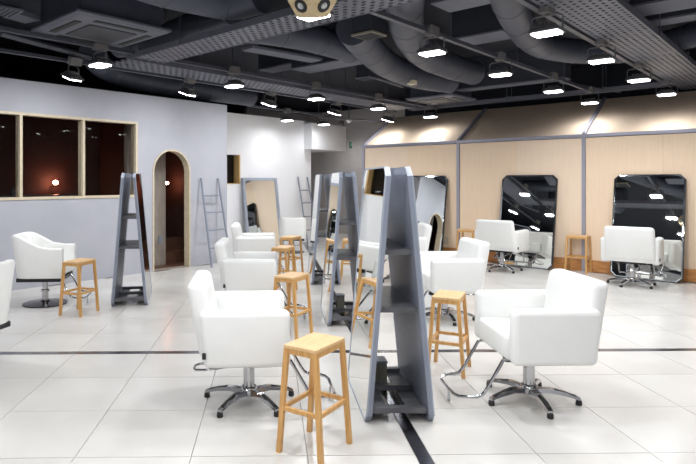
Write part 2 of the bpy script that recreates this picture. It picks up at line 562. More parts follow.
# ================================================================== enclosing walls out of the frame
struct(MB().box((-5.9, .95, 1.37), (.12, 8.0, 2.74)).build('wall_west', 'wallwhite'))
struct(MB().box((1.5, -3.1, 1.75), (15, .12, 3.5)).build('wall_front', 'wallwhite'))
struct(MB().box((9.0, .95, 1.75), (.12, 8.1, 3.5)).build('wall_east', 'wallwhite'))
struct(MB().box((1.0, 7.0, 3.56), (17, 21, .12)).build('ceiling', 'slab'))
struct(MB().prism([(-9, 2.75), (6, 2.75), (6, 3.5), (-9, 3.5)], LW, 4.2, 4.3).build('wall_void', 'slab'))


# ================================================================== octagonal leaning mirrors
def octo(wd, ht, c):
    return [(-wd / 2 + c, 0), (wd / 2 - c, 0), (wd / 2, c), (wd / 2, ht - c), (wd / 2 - c, ht), (-wd / 2 + c, ht), (-wd / 2, ht - c), (-wd / 2, c)]


def plate(poly, y0, y1, inset=0.0, y1i=None):
    mb = MB()
    return mb.prism(poly, lambda s, n, z: Vector((s, n, z)), y0, y1)


def leaning_mirror(px, label):
    tt = math.tan(math.atan((px - CX) / FPX) + YAW)
    Y = 13.85 / (1 + tt)
    base = Vector((tt * Y, Y, 0)) - E * .275
    t = thing('leaning_mirror', label, 'mirror', base, R(-45), 'octagonal mirrors leaning on the veneer wall')
    tilt = Matrix.Rotation(-math.asin(.245 / 1.53), 4, 'X')
    for nm, mt, poly, y0, y1 in (('backing_board', 'black', octo(.90, 1.53, .07), 0, .02),
                                 ('mirror_glass', 'mirror', octo(.88, 1.51, .065), -.006, -.0005)):
        mb = plate(poly, y0, y1)
        mb.v = [tilt @ (v + Vector((0, 0, .01 if nm == 'mirror_glass' else 0))) for v in mb.v]
        mb.v = [v + Vector((0, 0, .002)) for v in mb.v]
        mb.build(nm, mt, t)
    # bevelled glass rim
    mb = MB()
    o1, o2 = octo(.88, 1.51, .065), octo(.85, 1.48, .058)
    vs = [(s, -.0062, z + .01) for s, z in o1] + [(s, -.0085, z + .025) for s, z in o2]
    mb.add(vs, [(i, (i + 1) % 8, 8 + (i + 1) % 8, 8 + i) for i in range(8)])
    mb.v = [tilt @ v + Vector((0, 0, .002)) for v in mb.v]
    mb.build('bevelled_rim', 'bevel', t)
    return t


leaning_mirror(427, 'octagonal leaning mirror left of the first steel post, partly behind the grey mirror stand')
leaning_mirror(530, 'octagonal leaning mirror in the middle bay of the veneer wall reflecting two ceiling lamps')
leaning_mirror(649.5, 'octagonal leaning mirror farthest right, behind the white chair')


# ================================================================== A-shaped mirror stands
def stand_unit(loc, rz, label, marking=False):
    """local: panels' long side along +Y from y=0 to y=.8, centre x=0"""
    t = thing('mirror_stand', label, 'mirror stand', loc, rz, 'grey mirror stands with shelves')
    HB, HTP, HGT, D = .197, .078, 1.51, .80
    for sgn in (-1, 1):
        ang = math.atan((HB - (HTP if sgn < 0 else HTP - .018)) / HGT)
        m = Matrix.Translation((sgn * HB, D / 2, 0)) @ Matrix.Rotation(-sgn * ang, 4, 'Y')
        L = HGT / math.cos(ang)
        pf = lambda s, n, z, m=m: m @ Vector((n, s, z))
        n_out = 0
        mb = MB().prism(octo(D, L, .055), pf, -sgn * .026, 0)
        pn = mb.build('side_panel', 'grey', t)
        mb = MB().prism(octo(D + .001, L + .001, .055), pf, -sgn * .030, sgn * .003)
        mb2 = MB().prism([(s, z + .006) for s, z in octo(D - .03, L - .012, .05)], pf, sgn * .0008, sgn * .0045)
        mb2.build('mirror_sheet', 'mirror', t)
        # raised grey lip all around the mirror
        mb3 = MB()
        a, b = octo(D, L, .055), [(s, z + .009) for s, z in octo(D - .036, L - .018, .048)]
        for i in range(8):
            j = (i + 1) % 8
            mb3.prism([a[i], a[j], b[j], b[i]], pf, sgn * .0002, sgn * .0075)
        mb3.build('edge_lip', 'greyedge', t)
    for z, dd in ((.66, .70), (1.0, .66)):
        hw = HB - (HB - HTP) * z / HGT - .032
        o = MB().box((0, D / 2, z), (2 * hw, dd, .03)).build('shelf', 'greyshelf', t)
    for y in (.03, D - .05):
        MB().box((0, y, HGT - .03), (2 * (HTP - .045), .03, .035)).build('top_connector', 'grey', t)
    hw = HB - .038
    for y in (.05, .42, D - .05):
        MB().box((0, y, .075), (2 * hw, .05, .03)).build('bottom_rail', 'greyshelf', t)
    for sx in (-1, 1):
        MB().box((sx * (hw - .05), D / 2, .058), (.10, D - .06, .008)).build('bottom_ledge', 'greyshelf', t)
    if marking:
        ang = math.atan((HB - HTP) / HGT)
        m = Matrix.Translation((-HB, D / 2, 0)) @ Matrix.Rotation(ang, 4, 'Y')
        pts = [(-.10, .66), (-.04, .69), (-.11, .64), (-.02, .60), (-.10, .61), (-.03, .55), (-.09, .57), (-.05, .51), (-.12, .53), (-.04, .46)]
        MB().tube([m @ Vector((-.006, y, z)) for y, z in pts], .0035, 5).build('handwritten_mark', 'black', t)
    return t


UX = .763
stand_unit((UX, 3.33, 0), 0, 'grey A-shaped mirror stand nearest the camera, with shelves between two mirrored panels')
stand_unit((UX, 5.55, 0), 0, 'middle grey A-shaped mirror stand of the central row, behind the nearest one', True)
stand_unit((UX, 7.77, 0), 0, 'farthest grey A-shaped mirror stand of the central row')
stand_unit((-1.59, 6.5, 0), R(8), 'grey A-shaped mirror stand standing alone near the arched doorway')
t = thing('equipment_box', 'small grey-brown box on the floor between the panels of the nearest mirror stand', 'box', (.763, 3.92, 0))
MB().rbox((-.012, 0, .095), (.085, .12, .188), .008, 2).build('box_body', 'box', t)
MB().rbox((-.012, 0, .197), (.09, .125, .014), .003, 2).build('lid', 'grey', t)
dup(t, (.763, 6.14, 0), 0, 'small grey-brown box on the floor between the panels of the middle mirror stand')


# ================================================================== salon chairs
def five_star(t, ang0=0.3):
    mb = MB()
    mb.lathe([(.055, .048), (.060, .06), (.055, .095), (.045, .105)], 20)
    hub = mb.build('hub', 'chrome', t, True)
    MB().lathe([(.036, .10), (.036, .245), (.030, .25), (.030, .30)], 20).build('column', 'chrome', t, True)
    lm = MB()
    # one leg along +X
    secs = [(.045, .070, .028, .030), (.13, .078, .026, .026), (.22, .064, .022, .020), (.300, .040, .018, .014)]
    vs = []
    for x, z, hw, th in secs:
        vs += [(x, -hw, z - th / 2), (x, hw, z - th / 2), (x, hw * .8, z + th / 2), (x, -hw * .8, z + th / 2)]
    fs = [(0, 1, 2, 3), (12, 15, 14, 13)]
    for i in range(3):
        a = i * 4
        for k in range(4):
            fs.append((a + k, a + (k + 1) % 4, a + 4 + (k + 1) % 4, a + 4 + k))
    lm.add(vs, fs)
    lme = lm.build('leg', 'chrome', mesh_only=True, smooth=True)
    fm = MB().lathe([(.018, 0.001), (.020, .006), (.018, .028), (.012, .034)], 12, (.292, 0, 0)).build('foot', 'rubber', mesh_only=True, smooth=True)
    gm = MB().bar((.15, 0, .0895), (.275, 0, .0585), .020, .004).build('grip_strip', 'rubber', mesh_only=True)
    for k in range(5):
        a = ang0 + k * 2 * math.pi / 5
        l = link('leg', lme, t)
        l.rotation_euler = (0, 0, a)
        f = link('foot', fm, l)
        link('grip_strip', gm, l)


def footrest(t, drop=.10, reach=.535, mt='chrome'):
    mb = MB()
    hw = .21
    path = [(.20, -hw, .335), (.255, -hw, .325), (.355, -hw, .15), (.385, -hw, drop + .012), (.42, -hw, drop), (reach - .07, -hw, drop), (reach - .02, -hw + .03, drop - .005), (reach, -hw + .08, drop - .01),
            (reach, hw - .08, drop - .01), (reach - .02, hw - .03, drop - .005), (reach - .07, hw, drop), (.42, hw, drop), (.385, hw, drop + .012), (.355, hw, .15), (.255, hw, .325), (.20, hw, .335)]
    mb.tube(path, .0105, 8)
    o = mb.build('footrest', mt, t, True)
    MB().tube([(reach - .01, 0, drop - .01), (reach - .01, 0, .022), (reach - .01, 0, .003)], [.006, .012, .012], 8).build('support_peg', 'brushed', o, True)
    return o


def make_chair(loc, rz, label):
    """modern tub chair; faces +X, origin on the floor"""
    t = thing('salon_chair', label, 'chair', loc, rz, 'white tub salon chairs on star bases')
    five_star(t)
    # upholstered body
    for sgn in (-1, 1):
        mb = MB()

        def df(v):
            x, y, z = v
            if z < 0 and x < 0: x += .03          # rear lower edge tucks in
            return (x, y, z)
        mb.rbox((-.026, sgn * .292, .489), (.54, .098, .337), .038, 4, deform=df)
        mb.build('armrest', 'leather', t, True)

    def lean(v):
        x, y, z = v
        if z > 0:
            x -= .085
            y *= .95
            if x < -.05: z -= .0
        return (x, y, z)
    mb = MB().rbox((-.235, 0, .59), (.115, .60, .45), .042, 4, deform=lean)
    mb.build('backrest', 'leather', t, True)
    MB().rbox((-.245, 0, .44), (.075, .60, .20), .03, 3).build('rear_panel', 'leather', t, True)
    mb = MB().rbox((.035, 0, .40), (.425, .482, .145), .03, 4, deform=lambda v: (v[0], v[1], v[2] + (.015 if v[0] > 0 and v[2] > 0 else 0)))
    mb.build('seat', 'leather', t, True)
    MB().rbox((0, 0, .318), (.34, .36, .025), .006, 2).build('base_plate', 'black', t)
    # pump: black lever and chrome release loop towards the back
    MB().rbox((.07, -.04, .262), (.16, .055, .05), .01, 2).build('pump_housing', 'black', t, True)
    MB().tube([(.0, -.05, .27), (-.08, -.09, .262), (-.27, -.11, .245), (-.335, -.10, .243), (-.345, -.07, .243), (-.345, -.01, .243), (-.32, .02, .243), (-.06, .04, .265)], .008, 8).build('lever_loop', 'chrome', t, True)
    footrest(t)
    MB().box((-.262, -.338, .40), (.022, .012, .035)).build('tag', 'black', t)
    return t


def make_old_chair(loc, rz, label):
    """older barrel chair with a humped back and round base plate; faces +X"""
    t = thing('styling_chair', label, 'chair', loc, rz, 'older white chairs on black plates')
    MB().lathe([(.27, .001), (.272, .012), (.20, .022), (.06, .034), (.055, .045)], 40).build('round_base', 'blackdisc', t, True)
    MB().lathe([(.040, .045), (.040, .14), (.055, .145), (.055, .165), (.036, .17), (.036, .29)], 20).build('column', 'chrome', t, True)
    MB().rbox((0, 0, .31), (.54, .52, .045), .008, 2).build('base_plate', 'black', t)
    # U-shaped shell with sweeping top edge
    outer, tops = [], []
    n = 28
    path = []
    hw, fr, bk, rad = .31, .30, -.29, .17
    pts = [(fr, -hw), (.16, -hw), (.02, -hw)]
    cx_, cy_ = bk + rad, -hw + rad
    for k in range(7):
        a = -math.pi / 2 - k * (math.pi / 2) / 6
        pts.append((cx_ + rad * math.cos(a), cy_ + rad * math.sin(a)))
    pts += [(bk, -.05), (bk, .05)]
    cy_ = hw - rad
    for k in range(7):
        a = math.pi - k * (math.pi / 2) / 6
        pts.append((cx_ + rad * math.cos(a), cy_ + rad * math.sin(a)))
    pts += [(.02, hw), (.16, hw), (fr, hw)]
    vs, fs = [], []
    th = .085
    N = len(pts)
    for i, (x, y) in enumerate(pts):
        a = Vector(pts[max(i - 1, 0)])
        b = Vector(pts[min(i + 1, N - 1)])
        d = (b - a).normalized()
        nrm = Vector((-d.y, d.x))          # inward
        if nrm.dot(Vector((0.05 - x, 0 - y))) < 0:
            nrm = -nrm
        u = min(1, max(0, (.10 - x) / .34))
        u = u * u * (3 - 2 * u)
        ht = .665 + .15 * u
        lean_ = -.07 * u
        prof = [(0, .335), (0, ht - .03), (.010, ht - .008), (.03, ht), (th - .03, ht), (th - .010, ht - .008), (th, ht - .03), (th, .335)]
        for q, z in prof:
            f_ = (z - .335) / .48
            vs.append((x + nrm.x * q + lean_ * f_, y + nrm.y * q, z))
    for i in range(N - 1):
        for k in range(8):
            fs.append((i * 8 + k, i * 8 + (k + 1) % 8, (i + 1) * 8 + (k + 1) % 8, (i + 1) * 8 + k))
    fs += [tuple(range(8)), tuple((N - 1) * 8 + k for k in reversed(range(8)))]
    MB().add(vs, fs).build('shell', 'leather2', t, True)
    MB().rbox((.055, 0, .41), (.47, .44, .13), .035, 4).build('seat', 'leather2', t, True)
    footrest(t, .10, .54)
    return t


A_ = make_chair((-.135, 3.70, 0), R(2), 'white tub salon chair nearest on the left, beside the front oak stool')
dup(A_, (-.17, 5.90, 0), R(-2), 'white tub salon chair second from the front on the left of the mirror stands')
dup(A_, (-.17, 8.10, 0), R(0), 'white tub salon chair third from the front on the left of the mirror stands')
dup(A_, (1.685, 3.70, 0), R(180), 'white tub salon chair nearest on the right, its footrest toward the mirror stand')
dup(A_, (1.80, 5.88, 0), R(183), 'white tub salon chair behind the nearest right one, beside the oak stool')
dup(A_, (1.86, 8.05, 0), R(176), 'white tub salon chair mostly hidden behind the nearest mirror stand')
dup(A_, (3.67, 8.99, 0), R(47), 'white tub salon chair seen from behind facing the middle leaning mirror')
dup(A_, (4.93, 7.71, 0), R(50), 'white tub salon chair seen from behind facing the farthest right leaning mirror')
B_ = make_old_chair((-2.60, 6.68, 0), R(3), 'older white barrel chair with round black base by the left wall')
dup(B_, (-2.35, 4.33, 0), R(165), 'older white chair cut off by the left edge of the photo')
B_.scale = (.90, .92, 1)
d_ = dup(B_, (.45, 11.35, 0), R(88), 'older white chair with black underside seen from behind before the white wall')
d_.scale = (.86, .86, .86)


# ================================================================== oak stools
def make_stool(loc, rz, label):
    """long side along local X"""
    t = thing('oak_stool', label, 'stool', loc, rz, 'tall oak stools')
    HH = .57
    mb = MB().rbox((0, 0, HH - .009), (.30, .20, .018), .003, 2)
    mb.build('seat', 'oaktop', t)
    for sx in (-1, 1):
        for sy in (-1, 1):
            top = Vector((sx * .137, sy * .088, HH - .018))
            bot = Vector((sx * .150, sy * .128, 0.0))
            w_ = .0125
            vs = [bot + Vector((a * w_, b * w_, 0)) for a, b in ((-1, -1), (1, -1), (1, 1), (-1, 1))] + \
                 [top + Vector((a * w_, b * w_, 0)) for a, b in ((-1, -1), (1, -1), (1, 1), (-1, 1))]
            MB().add(vs, [(3, 2, 1, 0), (4, 5, 6, 7)] + [(i, (i + 1) % 4, 4 + (i + 1) % 4, 4 + i) for i in range(4)]).build('leg', 'oak', t)
    zr, f = .235, .235 / .552
    lx, ly = .150 - .013 * f, .128 - .040 * f
    for sy in (-1, 1):
        MB().box((0, sy * ly, zr), (2 * lx - .024, .017, .022)).build('rung', 'oak', t)
    for sx in (-1, 1):
        MB().box((sx * lx, 0, zr), (.017, 2 * ly - .024, .022)).build('rung', 'oak', t)
    ft, fy = .530 / .552, .128 - .04 * (.53 / .552)
    for sy in (-1, 1):
        MB().box((0, sy * fy, .537), (2 * .138 - .026, .015, .028)).build('apron', 'oak', t)
    for sx in (-1, 1):
        MB().box((sx * .137, 0, .537), (.015, 2 * fy - .026, .028)).build('apron', 'oak', t)
    return t


S_ = make_stool((.24, 3.06, 0), R(54), 'oak stool nearest the camera, in front of the nearest left chair')
dup(S_, (.20, 5.22, 0), R(60), 'oak stool beside the second chair on the left of the mirror stands')
dup(S_, (.17, 7.40, 0), R(66), 'oak stool beside the third chair on the left of the mirror stands')
dup(S_, (.32, 8.75, 0), R(60), 'oak stool in front of the far chair with the black underside')
dup(S_, (1.35, 4.30, 0), R(63), 'oak stool between the nearest mirror stand and the right white chairs')
dup(S_, (1.16, 8.30, 0), R(80), 'oak stool seen through the middle mirror stand')
dup(S_, (3.46, 9.97, 0), R(-45), 'oak stool by the veneer wall at the first steel post, behind the white chairs')
dup(S_, (4.80, 8.84, 0), R(-45), 'oak stool by the veneer wall between the two right leaning mirrors')
dup(S_, (-2.05, 6.20, 0), R(72), 'oak stool in front of the barrel chair near the left wall')


# ================================================================== framed mirror and ladders
t = thing('framed_mirror', 'rectangular grey-framed mirror leaning on the white back wall', 'mirror', WW(-.42, -.29, 0), R(39.5))
tl = Matrix.Rotation(-math.asin(.2 / 1.48), 4, 'X')
for nm, c_, s_ in (('frame_side', (-.43, 0, .74), (.055, .045, 1.48)), ('frame_side', (.43, 0, .74), (.055, .045, 1.48)),
                   ('frame_rail', (0, 0, 1.4525), (.803, .045, .055)), ('frame_rail', (0, 0, .0275), (.803, .045, .055))):
    mb = MB().box(c_, s_)
    mb.v = [tl @ v + Vector((0, 0, .005)) for v in mb.v]
    mb.build(nm, 'greyedge', t)
mb = MB().box((0, 0, .74), (.805, .012, 1.37))
mb.v = [tl @ v + Vector((0, 0, .005)) for v in mb.v]
mb.build('mirror_glass', 'mirror', t)


def ladder(O, wd, ht, lean_, label, toe):
    t = thing('steel_ladder', label, 'ladder', O, R(45))
    ls = math.atan(lean_ / ht)
    tops = {}
    for sgn in (-1, 1):
        a = Vector((sgn * wd / 2, 0, .006))
        b = Vector((sgn * wd / 2 * toe, lean_, ht))
        MB().tube([a, b], .017, 10).build('rail', 'grey', t, True)
    for f in (.21, .41, .61, .80):
        hw = wd / 2 * (1 + (toe - 1) * f)
        MB().tube([(-hw, lean_ * f, ht * f), (hw, lean_ * f, ht * f)], .012, 8).build('rung', 'grey', t, True)
    return t


ladder(LW(-1.475, -.34, 0), .42, 1.46, .31, 'grey metal ladder leaning on the lilac wall beside the arched doorway', .88)
ladder(WW(1.02, -.34, 0), .36, 1.50, .31, 'grey metal ladder leaning on the white wall right of the framed mirror', .88)

# ================================================================== CEILING SERVICES
CE = 3.5


def perforated_tray(name, label, O, sdir, ndir, s0, s1, wd, z, pitch=.045, side=.06):
    t = thing(name, label, 'cable tray', Vector((O[0], O[1], z)) + sdir * s0)
    o0 = Vector((O[0], O[1], 0)) - Vector((t.location.x, t.location.y, 0))
    fn = lambda s, n, zz: o0 + sdir * s + ndir * n + Z * zz
    mb = MB()
    rows = max(2, int(wd / pitch))
    pn = wd / rows
    pitch *= 1.6
    cols = int((s1 - s0) / pitch)
    hr = pitch * .27
    for r_ in range(rows):
        for c in range(cols):
            off = (pitch / 2 if r_ % 2 else 0)
            sa = s0 + c * pitch + off
            ca, cb = sa + pitch / 2, (r_ + .5) * pn
            ou = [(sa, r_ * pn), (ca, r_ * pn), (sa + pitch, r_ * pn), (sa + pitch, cb), (sa + pitch, (r_ + 1) * pn), (ca, (r_ + 1) * pn), (sa, (r_ + 1) * pn), (sa, cb)]
            inn = [(ca + hr * math.cos(a), cb + pn * .27 * math.sin(a)) for a in [R(225 + 45 * k) for k in range(8)]]
            vs = [fn(p[0], p[1], 0) for p in ou] + [fn(p[0], p[1], 0) for p in inn]
            mb.add(vs, [(i, (i + 1) % 8, 8 + (i + 1) % 8, 8 + i) for i in range(8)])
    me = mb.build('perforated_sheet', 'tray', t)
    for n_ in (0, wd):
        MB().prism([(s0, -.004), (s1, -.004), (s1, side), (s0, side)], fn, n_ - .008 if n_ == 0 else n_, n_ if n_ == 0 else n_ + .008).build('side_rail', 'tray', t)
    hz_ = CE - z
    k = s0 + .5
    while k < s1:
        for n_ in (-.02, wd + .02):
            a = fn(k, n_, 0)
            MB().tube([a + Z * -.01, a + Z * hz_], .006, 6).build('hanger_rod', 'track', t)
        MB().bar(fn(k, -.03, .072), fn(k, wd + .03, .072), .03, .02).build('cross_bar', 'track', t)
        k += 1.55
    return t


# right tray: Y - X from 2.42 down to 1.75, runs north-east
perforated_tray('perforated_cable_tray', 'wide perforated cable tray across the upper right of the ceiling', (0, 2.42), E, S, 1.3, 9.2, .47, 2.85, .056)
perforated_tray('perforated_cable_tray', 'perforated cable tray passing behind the wooden speaker toward the left', (2.46, 2.46), -S, E, -.4, 5.68, .40, 2.80, .056)
perforated_tray('perforated_cable_tray', 'long perforated cable tray above the lamps in the middle of the ceiling', (0, 8.83), E, S, -2.8, 3.4, .50, 2.80, .056)
perforated_tray('perforated_cable_tray', 'narrow perforated cable tray above the roof of the veneer wall', (4.893 + .45, 8.957 + .45), S, -E, -3.4, 4.2, .16, 2.86, .05)


def lamp(t, pos, first=None):
    pass


def make_lamp(pos, label, drv=True):
    t = thing('ceiling_lamp', label, 'lamp', pos, R(45) + R(random.uniform(-4, 4)), 'flat square lamps on the ceiling tracks')
    # origin: centre of diffuser; long side across the track (local Y)
    tilt = Matrix.Rotation(R(7), 3, 'X')
    MB().box((0, 0, -.007), (.14, .20, .014), M4=None).build('diffuser', 'lens', t)
    ld = bpy.data.lights.new('lamp_beam', 'AREA')
    ld.shape = 'RECTANGLE'
    ld.size, ld.size_y = .13, .185
    ld.energy = BEAM
    ld.color = (.965, .98, 1.0)
    ld.spread = R(165)
    lo = bpy.data.objects.new('lamp_beam', ld)
    C.objects.link(lo)
    lo.parent = t
    lo.location = (0, 0, -.0155)
    mb = MB()
    vs = []
    for zz, wx, wy in ((0.0002, .09, .12), (.02, .09, .12), (.055, .06, .085)):
        vs += [(-wx, -wy, zz), (wx, -wy, zz), (wx, wy, zz), (-wx, wy, zz)]
    fs = [(3, 2, 1, 0), (8, 9, 10, 11)]
    for i in range(2):
        for k in range(4):
            fs.append((i * 4 + k, i * 4 + (k + 1) % 4, i * 4 + 4 + (k + 1) % 4, i * 4 + 4 + k))
    mb.add(vs, fs)
    hs = mb.build('housing', 'housing', t)
    mb = MB()
    for k in range(5):
        mb.box((0, -.06 + k * .03, .066), (.10, .004, .022))
    f = mb.build('cooling_fin', 'housing', hs)
    MB().tube([(0, -.126, .01), (0, -.126, .13), (0, -.10, .145), (0, .10, .145), (0, .126, .13), (0, .126, .01)], .006, 6).build('bracket', 'housing', t)
    MB().tube([(0, 0, .14), (0, 0, .20)], .012, 8).build('stem', 'housing', t)
    MB().rbox((.0, 0, .205), (.15, .085, .10), .006, 1).build('driver_box', 'driver', t)
    return t


def track(c, s0, s1, label, z=2.855):
    O = Vector((0, c, z))
    t = thing('lighting_track', label, 'track', O + E * s0)
    MB().bar(Vector((0, 0, 0)), E * (s1 - s0), .05, .04).build('rail', 'track', t)
    s = .4
    while s < s1 - s0:
        MB().tube([E * s + Z * .02, E * s + Z * (CE - z)], .007, 6).build('hanger_rod', 'track', t)
        s += 1.7
    return t


track(2.50, -3.8, 8.6, 'lighting track with a row of lamps beside the wide right cable tray')
track(.60, -1.0, 8.3, 'lighting track outside the frame to the right of the wide cable tray')  # this track and the next are unseen additions carrying fill lamps
track(-1.28, -1.2, 5.2, 'lighting track behind the camera along the front wall')
track(3.95, -4.6, 7.2, 'lighting track with a row of lamps crossing above the right chairs')
track(7.98, -6.0, 4.7, 'lighting track with a row of lamps crossing above the mirror stands')
track(9.30, -5.2, 3.7, 'lighting track with a row of lamps in front of the arched doorway')
track(11.4, -.6, 1.85, 'short lighting track with two lamps nearest the white back wall')
LZ = 2.65
rows = [  # 'h' entries: unseen lamps added to even out the room's brightness
    (2.42, [(.35, 'h'), (1.60, 'h'), (-1.5, 'h'), (-3.4, 'h'), (3.25, 'first lamp from the front on the track beside the wide right cable tray'),
            (4.80, 'second lamp from the front on the track beside the wide right cable tray'),
            (6.38, 'third lamp from the front on the track beside the wide right cable tray'),
            (8.00, 'farthest lamp on the track beside the wide right cable tray')]),
    (3.92, [(-4.2, 'h'), (-2.5, 'h'), (-1.1, 'h'), (.455, 'lamp directly behind the wooden speaker'),
            (2.2, 'lamp at the top centre of the ceiling, right of the wooden speaker'),
            (3.77, 'second lamp right of the wooden speaker, above the nearest right chair'),
            (5.52, 'third lamp right of the wooden speaker, above the veneer wall mirror'),
            (7.15, 'farthest lamp of the right track, close to the steel rafter')]),
    (7.92, [(-4.3, 'h'), (-2.55, 'lamp under the square air conditioner panel, above the window'),
            (-.66, 'lamp above the left end of the white back wall'),
            (.98, 'lamp in the middle of the ceiling above the framed mirror'),
            (2.62, 'lamp above the farthest mirror stand'),
            (4.38, 'lamp just left of the steel rafter, over the veneer roof edge')]),
    (9.27, [(-5.1, 'h'), (-3.35, 'leftmost lamp, hanging above the window'),
            (-1.65, 'lamp above the arched doorway'), (-.03, 'lamp above the framed mirror, the second row from the wall'),
            (1.66, 'lamp above the white bulkhead'), (3.40, 'lamp above the left corner of the veneer roof')]),
    (.55, [(.0, 'h'), (1.7, 'h'), (4.2, 'h'), (6.0, 'h'), (7.6, 'h')]),
    (-1.3, [(-.9, 'h'), (.7, 'h'), (2.6, 'h'), (4.6, 'h')]),
    (11.4, [(.50, 'small far lamp washing the white back wall'), (1.68, 'farthest lamp, in front of the white bulkhead')]),
    (12.55, [(2.52, 'lamp hidden behind the white bulkhead in the corridor')]),  # unseen lamp added to brighten the corridor walls
]
first = None
nh = 0
DIM = {(2.42, 8.00): .27, (3.92, 7.15): .2, (7.92, 4.38): .28, (9.27, 3.40): .28, (2.42, 6.38): 1.4, (2.42, 4.80): 1.2, (3.92, 5.52): 1.5, (3.92, 3.77): 1.2, (.55, 6.0): 1.6, (7.92, 2.62): 1.2, (11.4, .50): .62, (11.4, 1.68): .33, (12.55, 2.52): .9, (.55, 7.6): .6}
ADDED = ['lamp above the camera on the track of the wide cable tray', 'lamp above and right of the camera beside the wide cable tray',  # labels of the out-of-frame lamps put in for extra light
       'lamp behind the camera to the left on the track of the wide cable tray', 'lamp far behind the camera to the left, near the west wall',
       'lamp left of the camera on the middle track, near the west wall', 'second lamp left of the camera on the middle track', 'lamp above and left of the camera, just out of the frame',
       'lamp left of the air conditioner on the long cable tray track', 'lamp far left on the wall side track, out of the frame',
       'lamp behind the camera on the outer right track', 'lamp right above the camera on the outer right track',
       'lamp right of the frame, above the nearest right chair side', 'lamp right of the frame, second before the veneer wall',
       'lamp right of the frame, nearest the veneer wall', 'leftmost lamp behind the camera, beside the front wall', 'middle lamp behind the camera, beside the front wall',
       'lamp right of the camera on the front track', 'lamp far right of the camera on the front track']
for c, lst in rows:
    for s, lab in lst:
        if lab == 'h':
            nh += 1
            lab = ADDED[nh - 1]
        pos = Vector((0, c, LZ)) + E * s
        if first is None:
            first = make_lamp(pos, lab)
        else:
            lp_ = dup(first, pos, R(45) + R(random.uniform(-5, 5)), lab)
            if c == 9.27:
                lp_.rotation_euler.x = R(19)
            if (c, s) in DIM:
                for ch in lp_.children:
                    if ch.type == 'LIGHT':
                        ch.data = ch.data.copy()
                        ch.data.energy = BEAM * DIM[(c, s)]

# ---- rectangular beams / air ducts (NW - SE running: X + Y = const)
def beam_nw(csum, wd, z0, z1, s0, s1, label, cat='air duct', mside='beam'):
    """csum: X+Y of the near side; s along S from the point (csum/2, csum/2)"""
    O = Vector((csum / 2, csum / 2, z0)) + S * s0
    t = thing('rectangular_duct', label, cat, O)
    fn = lambda s, n, z: S * (s - s0) + E * n + Z * z
    MB().prism([(s0, .02), (s1, .02), (s1, z1 - z0), (s0, z1 - z0)], fn, 0, wd).build('duct_body', mside, t)
    MB().prism([(s0, 0), (s1, 0), (s1, .02), (s0, .02)], fn, -.015, wd + .015).build('bottom_flange', 'beampale', t)
    return t


beam_nw(8.45, .38, 3.0, CE - .01, -5.55, -4.38, 'rectangular air duct with a pale bottom in the middle of the ceiling')
beam_nw(8.45, .38, 3.0, CE - .01, -3.10, -2.50, 'rectangular air duct with a pale bottom between the two bent round ducts')
beam_nw(8.55, .30, 3.1, CE - .01, -6.30, -5.60, 'darker short rectangular air duct left of the middle one')
beam_nw(6.62, .34, 3.02, CE - .01, -2.62, -1.9, 'rectangular air duct with a pale bottom at the top centre edge')
beam_nw(13.0, .25, 2.97, CE - .01, -4.8, -2.9, 'long dark rectangular air duct over the veneer wall')
beam_nw(8.55, .40, 3.02, 3.40, -1.35, 1.2, 'pale rectangular air duct in the upper right corner')
beam_nw(9.35, .22, 2.99, 3.35, -1.35, 1.2, 'dark narrow air duct below the pale one in the upper right corner')
# NE running pale panel edge
o = MB().bar(P(247, 48, 3.0), P(317, 60.5, 3.0), .22, .03).build('pale_cover_panel', 'beampale')
tag(o, 'thin pale ceiling panel strip left of the rectangular air duct', 'panel')
O1, O2 = P(28, 36, 3.05), P(-10, 30, 3.05)
o = MB().bar(P(10, 13, 3.0), P(33, 19.5, 3.0), .22, .05).build('pale_cover_panel', 'beampale')
tag(o, 'short pale ceiling panel strip at the upper left corner', 'panel')
# cable conduits
for a, b, r_, lab in (((-.0, 33, 2.95), (108, 62, 2.95), .035, 'grey conduit pipe under the air conditioner panel'),
                      ((-2, 27, 3.05), (30, 33, 3.05), .03, 'short grey conduit pipe at the upper left'),
                      ((376, 77.5, 2.95), (402, 86, 2.95), .03, 'grey conduit pipe under the far air conditioner'),
                      ((620, 92, 2.9), (560, 82, 2.9), .02, 'short grey conduit pipe above the veneer roof'),
                      ((318, 117, 2.68), (385, 121.8, 2.68), .02, 'grey conduit pipe above the white bulkhead'),
                      ((470, 114.5, 2.75), (700, 97, 2.75), .03, 'long grey conduit pipe along the top of the veneer roof')):
    pa, pb = P(*a), P(*b)
    o = MB().tube([pa, pb], r_, 8).build('conduit_pipe', 'track', None, True)
    tag(o, lab, 'pipe')


def smooth_path(pts, n=8):
    pts = [Vector(p) for p in pts]
    q = [pts[0] * 2 - pts[1]] + pts + [pts[-1] * 2 - pts[-2]]
    out = []
    for i in range(1, len(q) - 2):
        for k in range(n):
            t_ = k / n
            a, b, c, d = q[i - 1], q[i], q[i + 1], q[i + 2]
            out.append(.5 * ((2 * b) + (c - a) * t_ + (2 * a - 5 * b + 4 * c - d) * t_ ** 2 + (3 * b - a - 3 * c + d) * t_ ** 3))
    out.append(pts[-1])
    return out


